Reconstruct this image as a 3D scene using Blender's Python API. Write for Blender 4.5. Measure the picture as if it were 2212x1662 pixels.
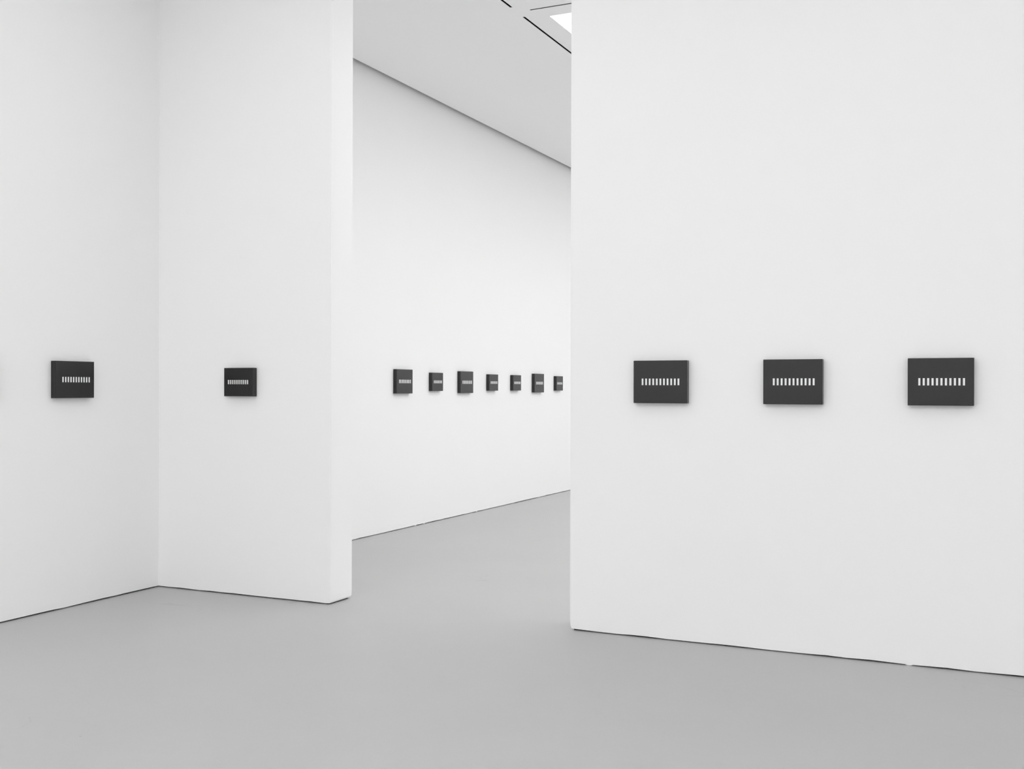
import bpy, bmesh, math, random
from mathutils import Matrix, Vector

for o in list(bpy.data.objects):
    bpy.data.objects.remove(o)
scene = bpy.context.scene
col = scene.collection
rnd = random.Random(7)

# ------------------------------------------------------------------ camera
H = 1.49
F_PX, YAW, PITCH, ROLL, CY = 2310.29, -0.435947, -0.001415, 0.002359, 841.393
W_PX, H_PX = 2212.0, 1662.0
fw = Vector((math.sin(YAW) * math.cos(PITCH), math.cos(YAW) * math.cos(PITCH), math.sin(PITCH)))
rt = Vector((math.cos(YAW), -math.sin(YAW), 0))
up = rt.cross(fw)
rt2 = rt * math.cos(ROLL) + up * math.sin(ROLL)
up2 = -rt * math.sin(ROLL) + up * math.cos(ROLL)
cam_data = bpy.data.cameras.new('camera')
cam = bpy.data.objects.new('camera', cam_data)
col.objects.link(cam)
m = Matrix((rt2, up2, -fw)).transposed().to_4x4()
m.translation = Vector((0, 0, H))
cam.matrix_world = m
cam_data.sensor_fit = 'HORIZONTAL'
cam_data.sensor_width = 36
cam_data.lens = 36 * F_PX / W_PX
cam_data.shift_y = (CY - H_PX / 2) / W_PX
cam_data.clip_end = 200
scene.camera = cam

# ------------------------------------------------------------------ light
# radiance of the skylight diffusers: near room (front rows, row at the rear wall, brightened to bounce light off it; left to right), far room (inner, outer column)
NEAR, NEAR_REAR, FAR, FAR_OUTER = (0.90, 0.62, 0.54), (4.75, 4.0, 3.35), 1.77, 1.45
FLOOR_ALBEDO = 0.425
world = bpy.data.worlds.new('world')
scene.world = world
world.use_nodes = True
world.node_tree.nodes['Background'].inputs[0].default_value = (1, 1, 1, 1)
world.node_tree.nodes['Background'].inputs[1].default_value = 0.0
vs = scene.view_settings
vs.view_transform = 'Standard'
vs.look = 'None'
vs.gamma = 1
vs.use_curve_mapping = False
vs.exposure = 0.0
scene.cycles.diffuse_bounces = 10
scene.cycles.max_bounces = 14

# ------------------------------------------------------------------ measures
YF = 6.1163            # front face of the partition
TH = 0.262             # its thickness
XL = -5.754            # left wall of the near room
XB = -5.802            # long wall of the far room
XM = -4.218            # right end of the short partition on the left
XR = -2.452            # left end of the partition on the right
XE, YN, YS = 5.4, 20.2, -4.4
ZC = 4.6576             # ceiling
ZT = 5.0


# ------------------------------------------------------------------ materials
def new_mat(name):
    mt = bpy.data.materials.new(name)
    mt.use_nodes = True
    nt = mt.node_tree
    return mt, nt, nt.nodes['Principled BSDF']


def node(nt, kind, **kw):
    n = nt.nodes.new(kind)
    for k, v in kw.items():
        n.inputs[k].default_value = v
    return n


def painted(name, c, rough, amount=0.01, scale=3.0, bump=0.0, bscale=180.0, spec=0.3, tint=(1, 1, 1)):
    mt, nt, b = new_mat(name)
    tc = nt.nodes.new('ShaderNodeTexCoord')
    nz = node(nt, 'ShaderNodeTexNoise', Scale=scale, Detail=3.0)
    nt.links.new(tc.outputs['Object'], nz.inputs['Vector'])
    rp = nt.nodes.new('ShaderNodeValToRGB')
    rp.color_ramp.elements[0].position = 0.3
    rp.color_ramp.elements[1].position = 0.7
    lo, hi = c * (1 - amount), c * (1 + amount)
    rp.color_ramp.elements[0].color = (lo * tint[0], lo * tint[1], lo * tint[2], 1)
    rp.color_ramp.elements[1].color = (hi * tint[0], hi * tint[1], hi * tint[2], 1)
    nt.links.new(nz.outputs['Fac'], rp.inputs['Fac'])
    nt.links.new(rp.outputs['Color'], b.inputs['Base Color'])
    b.inputs['Roughness'].default_value = rough
    b.inputs['Specular IOR Level'].default_value = spec
    if bump:
        n2 = node(nt, 'ShaderNodeTexNoise', Scale=bscale, Detail=2.0)
        nt.links.new(tc.outputs['Object'], n2.inputs['Vector'])
        bp = node(nt, 'ShaderNodeBump', Strength=bump, Distance=0.0006)
        nt.links.new(n2.outputs['Fac'], bp.inputs['Height'])
        nt.links.new(bp.outputs['Normal'], b.inputs['Normal'])
    return mt


WALL = painted('matte_white_wall_paint', 0.90, 0.85, 0.004, 0.8, spec=0.15)
CEIL = painted('matte_white_ceiling_paint', 0.95, 0.9, 0.005, 0.8, spec=0.1)
GAP = painted('dark_recess', 0.015, 0.9, 0.2, 12.0, spec=0.1)
BLACK = painted('black_metal', 0.018, 0.6, 0.1, 20.0)
CANVAS = painted('near_black_acrylic', 0.011, 0.27, 0.10, 9.0, bump=0.25, bscale=900.0, spec=0.5, tint=(1.02, 0.98, 1.0))
MARK = painted('white_acrylic', 0.86, 0.6, 0.02, 40.0)
LIGHT_BLOCK = painted('white_light_block', 0.8, 0.6, 0.01)


def diffuser_mat(name, strength):
    mt, nt, b = new_mat(name)
    b.inputs['Base Color'].default_value = (0.9, 0.9, 0.9, 1)
    b.inputs['Emission Color'].default_value = (1, 1, 1, 1)
    b.inputs['Emission Strength'].default_value = strength
    return mt


GLOW = {k: diffuser_mat('glowing_skylight_panel', k) for k in {*NEAR, *NEAR_REAR, FAR, FAR_OUTER}}


def floor_material():
    mt, nt, b = new_mat('smooth_grey_concrete')
    L = nt.links.new
    tc = nt.nodes.new('ShaderNodeTexCoord')
    big = node(nt, 'ShaderNodeTexNoise', Scale=0.9, Detail=6.0, Roughness=0.6)
    L(tc.outputs['Object'], big.inputs['Vector'])
    fine = node(nt, 'ShaderNodeTexNoise', Scale=14.0, Detail=5.0, Roughness=0.7)
    L(tc.outputs['Object'], fine.inputs['Vector'])
    mixn = nt.nodes.new('ShaderNodeMix'); mixn.data_type = 'FLOAT'
    mixn.inputs[0].default_value = 0.45
    L(big.outputs['Fac'], mixn.inputs[2]); L(fine.outputs['Fac'], mixn.inputs[3])
    rp = nt.nodes.new('ShaderNodeValToRGB')
    rp.color_ramp.elements[0].position = 0.3; rp.color_ramp.elements[1].position = 0.7
    rp.color_ramp.elements[0].color = (*[FLOOR_ALBEDO * 0.96] * 3, 1)
    rp.color_ramp.elements[1].color = (*[FLOOR_ALBEDO * 1.04] * 3, 1)
    L(mixn.outputs[0], rp.inputs['Fac'])
    # sparse small dark specks
    vo = node(nt, 'ShaderNodeTexVoronoi', Scale=2.6)
    L(tc.outputs['Object'], vo.inputs['Vector'])
    sep = nt.nodes.new('ShaderNodeSeparateColor')
    L(vo.outputs['Color'], sep.inputs['Color'])
    rad = nt.nodes.new('ShaderNodeMath'); rad.operation = 'MULTIPLY'; rad.inputs[1].default_value = 0.022
    L(sep.outputs['Red'], rad.inputs[0])
    lt = nt.nodes.new('ShaderNodeMath'); lt.operation = 'LESS_THAN'
    L(vo.outputs['Distance'], lt.inputs[0]); L(rad.outputs[0], lt.inputs[1])
    amt = nt.nodes.new('ShaderNodeMath'); amt.operation = 'MULTIPLY'; amt.inputs[1].default_value = 0.35
    L(lt.outputs[0], amt.inputs[0])
    # thin curved scratches
    mp = nt.nodes.new('ShaderNodeMapping')
    mp.inputs['Scale'].default_value = (0.5, 2.2, 1); mp.inputs['Rotation'].default_value = (0, 0, 0.7)
    L(tc.outputs['Object'], mp.inputs['Vector'])
    sn = node(nt, 'ShaderNodeTexNoise', Scale=1.6, Detail=1.0)
    L(mp.outputs['Vector'], sn.inputs['Vector'])
    band = nt.nodes.new('ShaderNodeMath'); band.operation = 'COMPARE'
    band.inputs[1].default_value = 0.5; band.inputs[2].default_value = 0.0011
    L(sn.outputs['Fac'], band.inputs[0])
    gate = nt.nodes.new('ShaderNodeMath'); gate.operation = 'GREATER_THAN'; gate.inputs[1].default_value = 0.60
    gn = node(nt, 'ShaderNodeTexNoise', Scale=1.1, Detail=1.0)
    L(tc.outputs['Object'], gn.inputs['Vector']); L(gn.outputs['Fac'], gate.inputs[0])
    sc_ = nt.nodes.new('ShaderNodeMath'); sc_.operation = 'MULTIPLY'
    L(band.outputs[0], sc_.inputs[0]); L(gate.outputs[0], sc_.inputs[1])
    sc2 = nt.nodes.new('ShaderNodeMath'); sc2.operation = 'MULTIPLY'; sc2.inputs[1].default_value = 0.14
    L(sc_.outputs[0], sc2.inputs[0])
    tot = nt.nodes.new('ShaderNodeMath'); tot.operation = 'ADD'
    L(amt.outputs[0], tot.inputs[0]); L(sc2.outputs[0], tot.inputs[1])
    dk = nt.nodes.new('ShaderNodeMix'); dk.data_type = 'RGBA'
    dk.inputs[7].default_value = (0.1, 0.1, 0.1, 1)
    L(tot.outputs[0], dk.inputs[0]); L(rp.outputs['Color'], dk.inputs[6])
    L(dk.outputs[2], b.inputs['Base Color'])
    rr = nt.nodes.new('ShaderNodeMapRange')
    rr.inputs['To Min'].default_value = 0.28; rr.inputs['To Max'].default_value = 0.36
    L(fine.outputs['Fac'], rr.inputs['Value'])
    L(rr.outputs[0], b.inputs['Roughness'])
    b.inputs['Specular IOR Level'].default_value = 0.5
    return mt


FLOOR = floor_material()


# ------------------------------------------------------------------ mesh helpers
def link(name, bm, mat, parent=None, tri=False):
    bmesh.ops.recalc_face_normals(bm, faces=bm.faces[:])
    if tri:
        bmesh.ops.triangulate(bm, faces=[f for f in bm.faces if len(f.verts) > 4])
    me = bpy.data.meshes.new(name)
    bm.to_mesh(me); bm.free()
    me.materials.append(mat)
    o = bpy.data.objects.new(name, me)
    col.objects.link(o)
    if parent is not None:
        o.parent = parent
    return o


def box(bm, a, b):
    vs_ = [bm.verts.new((x, y, z)) for x in (a[0], b[0]) for y in (a[1], b[1]) for z in (a[2], b[2])]
    for f in ((0, 1, 3, 2), (4, 6, 7, 5), (0, 4, 5, 1), (2, 3, 7, 6), (0, 2, 6, 4), (1, 5, 7, 3)):
        bm.faces.new([vs_[i] for i in f])
    return vs_


def struct(o):
    o['kind'] = 'structure'
    return o


def tag(o, label, cat, group=None):
    o['label'] = label; o['category'] = cat
    if group:
        o['group'] = group
    return o


# ------------------------------------------------------------------ floor
bm = bmesh.new()
box(bm, (-6.2, YS - 0.3, -0.15), (XE + 0.3, YN + 0.3, 0.0))
struct(link('floor', bm, FLOOR))

# ------------------------------------------------------------------ walls
GAP_H = 0.0084


def wall(name, p0, direction, length, normal, thick, top, chip0=0.0, chip1=0.0, gap=True):
    """Slab whose visible face starts at p0, runs `length` along `direction`, `normal` faces the room.
    The lower edge is a plasterboard edge hovering above a dark recess, slightly uneven."""
    d, n = Vector((*direction, 0)), Vector((*normal, 0))
    o = Vector((*p0, 0))
    pts = []
    if chip0:
        pts += [(0, top), (0, 0.075), (chip0 * 0.3, 0.03), (chip0, GAP_H + 0.002)]
        u = chip0 + 0.04
    else:
        pts += [(0, top), (0, GAP_H)]
        u = 0.1
    end = length - (chip1 + 0.03 if chip1 else 0.05)
    while u < end:
        z = GAP_H + rnd.uniform(-0.0028, 0.0010)
        if rnd.random() < 0.09:                     # a blob of filler closes the gap for a moment
            pts += [(u, z), (u + 0.012, 0.0012), (u + 0.03, 0.0014), (u + 0.04, z)]
            u += 0.05
        else:
            pts.append((u, z))
        u += rnd.uniform(0.06, 0.2)
    pts = [p for p in pts if p[0] < end or p[0] == 0]
    if chip1:
        pts += [(length - chip1, GAP_H + 0.001), (length - chip1 * 0.3, 0.02), (length, 0.06), (length, top)]
    else:
        pts += [(length, GAP_H), (length, top)]
    bm = bmesh.new()
    front = [bm.verts.new(o + d * u_ + Vector((0, 0, z_))) for u_, z_ in pts]
    back = [bm.verts.new(v.co - n * thick) for v in front]
    bm.faces.new(front)
    bm.faces.new(back[::-1])
    k = len(front)
    for i in range(k):
        bm.faces.new((front[i], front[(i + 1) % k], back[(i + 1) % k], back[i]))
    w = struct(link(name, bm, WALL, tri=True))
    if gap:
        bm = bmesh.new()
        ins = 0.02
        a = o + d * ins - n * ins
        b = o + d * (length - ins) - n * (thick - ins)
        box(bm, (min(a.x, b.x), min(a.y, b.y), 0.0), (max(a.x, b.x), max(a.y, b.y), 0.011))
        link('shadow_gap', bm, GAP, w)  # near-black colour paints in the dark of the shadow line under the wall
    return w


wall('wall_left', (XL, YS), (0, 1), YF - YS, (1, 0), 0.25, ZT)
wall('wall_back', (XB, YF), (0, 1), YN - YF, (1, 0), 0.25, ZT)
wall('wall_middle', (XL, YF), (1, 0), XM - XL, (0, -1), TH, ZC, chip1=0.006)
wall('wall_right', (XR, YF), (1, 0), XE - XR, (0, -1), TH, ZC, chip0=0.010)
wall('wall_front', (XE, YS), (-1, 0), XE - XL, (0, 1), 0.2, ZT)
wall('wall_side', (XE, YN), (0, -1), YN - YS, (-1, 0), 0.2, ZT)
wall('wall_far', (XB, YN), (1, 0), XE - XB, (0, -1), 0.2, ZT)

# ------------------------------------------------------------------ ceiling with real openings
SX0, SY0, PER, SK = -3.564, 8.394, 3.0, 2.58       # first skylight corner, spacing, size
OFF, HW = 0.209, 0.0105                              # slot lies OFF outside the skylight
skylights = []
for i in range(3):                                  # far room
    for j in range(-1, 4):
        x0, y0 = SX0 + PER * i, SY0 + PER * j
        y1 = y0 + SK
        if y0 < YF:
            y0 = YF + TH + 0.15
        skylights.append((x0, y0, x0 + SK, y1, FAR_OUTER if i == 2 else FAR))
for i in range(3):                                  # near room: unseen skylights, added and placed to light the walls
    for j in range(3):
        x0, y1 = -4.9 + 3.2 * i, 5.25 - PER * j
        skylights.append((x0, y1 - SK, x0 + 2.78, y1, (NEAR_REAR if j == 2 else NEAR)[i]))
A_X = SX0 - OFF
B_Y = SY0 - OFF + 0.004
slots = [
    ((A_X - HW, B_Y - PER + 1.45, A_X + HW, B_Y - 0.12), 'black ceiling slot cut short by the top of the picture', 'y'),
    ((A_X - HW, B_Y + 0.13, A_X + HW, B_Y + PER - 0.13), 'long black ceiling slot running beside the bright skylight', 'y'),
    ((A_X + 0.118, B_Y - HW, A_X + PER - 0.118, B_Y + HW), 'thin black ceiling slot crossing above the bright skylight', 'x'),
]
holes = skylights + [s[0] for s in slots]
x_lo, x_hi, y_lo, y_hi = XB + 0.07, XE, YS, YN
xs = sorted({x_lo, x_hi} | {h[0] for h in holes} | {h[2] for h in holes})
ys = sorted({y_lo, y_hi} | {h[1] for h in holes} | {h[3] for h in holes})
solid = {}
for i in range(len(xs) - 1):
    for j in range(len(ys) - 1):
        cx, cy = (xs[i] + xs[i + 1]) / 2, (ys[j] + ys[j + 1]) / 2
        solid[i, j] = not any(h[0] < cx < h[2] and h[1] < cy < h[3] for h in holes)
bm = bmesh.new()
vc = {}


def cv(i, j, z):
    if (i, j, z) not in vc:
        vc[i, j, z] = bm.verts.new((xs[i], ys[j], z))
    return vc[i, j, z]


z0, z1 = ZC, ZC + 0.025
for (i, j), s in solid.items():
    if not s:
        continue
    bm.faces.new((cv(i, j, z0), cv(i, j + 1, z0), cv(i + 1, j + 1, z0), cv(i + 1, j, z0)))
    bm.faces.new((cv(i, j, z1), cv(i + 1, j, z1), cv(i + 1, j + 1, z1), cv(i, j + 1, z1)))
    for di, dj, e in ((-1, 0, ((i, j), (i, j + 1))), (1, 0, ((i + 1, j), (i + 1, j + 1))),
                      (0, -1, ((i, j), (i + 1, j))), (0, 1, ((i, j + 1), (i + 1, j + 1)))):
        if not solid.get((i + di, j + dj), False):
            (a, b), (c, d) = e
            bm.faces.new((cv(a, b, z0), cv(c, d, z0), cv(c, d, z1), cv(a, b, z1)))
struct(link('ceiling', bm, CEIL))


def open_tray(bm, x0, y0, x1, y1, zb, zt):
    """four sides and a lid, open downwards"""
    v = [bm.verts.new(p) for p in ((x0, y0, zb), (x1, y0, zb), (x1, y1, zb), (x0, y1, zb),
                                   (x0, y0, zt), (x1, y0, zt), (x1, y1, zt), (x0, y1, zt))]
    for f in ((0, 1, 5, 4), (1, 2, 6, 5), (2, 3, 7, 6), (3, 0, 4, 7), (4, 5, 6, 7)):
        bm.faces.new([v[k] for k in f])


VISIBLE = (SX0, SY0)
for (x0, y0, x1, y1, glow) in skylights:
    e = bpy.data.objects.new('skylight', None)
    e.location = ((x0 + x1) / 2, (y0 + y1) / 2, ZC)
    col.objects.link(e)
    sx, sy = (x1 - x0) / 2, (y1 - y0) / 2
    if abs(x0 - SX0) < 1e-3 and abs(y0 - SY0) < 1e-3:
        tag(e, 'glowing white skylight at the top, partly hidden by the right partition', 'skylight', 'skylights in the ceiling')
    else:
        tag(e, 'glowing skylight in the ceiling, outside the view', 'skylight', 'skylights in the ceiling')
    bm = bmesh.new()
    open_tray(bm, -sx - 0.012, -sy - 0.012, sx + 0.012, sy + 0.012, 0.0255, 0.16)
    link('light_block', bm, LIGHT_BLOCK, e)  # unseen cover, added to stop the panel's glow spilling above the ceiling
    bm = bmesh.new()
    box(bm, (-sx + 0.001, -sy + 0.001, 0.004), (sx - 0.001, sy - 0.001, 0.012))
    link('diffuser_panel', bm, GLOW[glow], e)

for (x0, y0, x1, y1), lab, run in slots:
    e = bpy.data.objects.new('ceiling_slot', None)
    e.location = ((x0 + x1) / 2, (y0 + y1) / 2, ZC)
    col.objects.link(e)
    tag(e, lab, 'ceiling slot', 'black slots in the ceiling')
    sx, sy = (x1 - x0) / 2, (y1 - y0) / 2
    bm = bmesh.new()
    open_tray(bm, -sx, -sy, sx, sy, 0.002, 0.06)
    link('channel', bm, BLACK, e)
    bm = bmesh.new()
    if run == 'y':
        box(bm, (-0.003, -sy + 0.02, 0.035), (0.003, sy - 0.02, 0.0598))
    else:
        box(bm, (-sx + 0.02, -0.003, 0.035), (sx - 0.02, 0.003, 0.0598))
    link('conductor_rail', bm, GAP, e)

# ------------------------------------------------------------------ canvases
DEPTH = 0.042


def canvas_body(w, h, d):
    """Stretched canvas: box with softly rounded edges and corners, back open against the wall."""
    bm = bmesh.new()
    box(bm, (-w / 2, -d, -h / 2), (w / 2, 0.0, h / 2))
    edges = [e for e in bm.edges if not all(abs(v.co.y) < 1e-6 for v in e.verts)]
    bmesh.ops.bevel(bm, geom=edges, offset=0.0028, segments=2, affect='EDGES', profile=0.5)
    return bm


def make_canvas(loc, rz, w, h, text_w, text_h, off, label, group, n=11):
    """local frame: face looks towards -Y, x to the viewer's right"""
    e = bpy.data.objects.new('painted_canvas', None)
    e.location = loc
    e.rotation_euler = (0, 0, rz)
    col.objects.link(e)
    tag(e, label, 'painting', group)
    b = link('stretched_canvas', canvas_body(w, h, DEPTH), CANVAS, e)
    bm = bmesh.new()
    pitch = text_w / (n - 1 + 0.47)
    bw = pitch * 0.47
    for k in range(n):
        x = off - text_w / 2 + k * pitch
        box(bm, (x, -DEPTH - 0.0004, -text_h / 2), (x + bw, -DEPTH + 0.0002, text_h / 2))
    mk = link('white_marks', bm, MARK, e)
    return e


LG, SG = 'canvases on the left wall of the near room', 'canvases on the partition right of the opening'
BG = 'row of canvases on the long wall beyond the opening'
P2 = math.pi / 2
EPS = 0.0015
make_canvas((XL + EPS, 5.290, 1.538), P2, 0.328, 0.248, 0.233, 0.0357, 0.008,
            'near-black canvas with white marks on the left wall, short of the room corner', LG)
make_canvas((XL + EPS, 4.515, 1.538), P2, 0.328, 0.248, 0.233, 0.0357, 0.0,
            'near-black canvas on the left wall, just past the left edge of the picture', LG)
make_canvas((-4.976, YF - EPS, 1.526), 0, 0.258, 0.203, 0.179, 0.0301, -0.003,
            'small near-black canvas alone on the narrow partition left of the opening', 'canvases on the short left partition')
for x, off, lab in (
        (-1.869, 0.003, 'near-black canvas nearest the opening on the right partition, leftmost of its three'),
        (-1.102, 0.006, 'near-black canvas in the middle of the three on the right partition'),
        (-0.334, 0.005, 'near-black canvas at the far right, last of three on the right partition')):
    make_canvas((x, YF - EPS, 1.527), 0, 0.326, 0.252, 0.229, 0.0385, off, lab, SG)
back = [
    (9.698, 0.326, 0.254, 0.239, 0.0375, 0.003, 'large canvas leftmost in the row beyond the opening, nearest the left partition'),
    (10.410, 0.250, 0.203, 0.184, 0.0320, 0.004, 'small canvas second from left in the row beyond the opening'),
    (11.116, 0.322, 0.254, 0.239, 0.0385, 0.006, 'large canvas third from left in the row beyond the opening'),
    (11.832, 0.248, 0.201, 0.186, 0.0311, 0.006, 'small canvas fourth from left, in the middle of the row beyond the opening'),
    (12.520, 0.246, 0.199, 0.186, 0.0315, 0.005, 'small canvas left of the last large one in the row beyond the opening'),
    (13.237, 0.320, 0.252, 0.226, 0.0372, 0.005, 'rightmost of the large canvases in the row beyond the opening'),
    (13.956, 0.240, 0.202, 0.181, 0.0320, 0.0, 'last small canvas of the row beyond the opening, beside the right partition edge'),
]
for y, w, h, tw, th, off, lab in back:
    make_canvas((XB + EPS, y, 1.554), P2, w, h, tw, th, off, lab, BG)
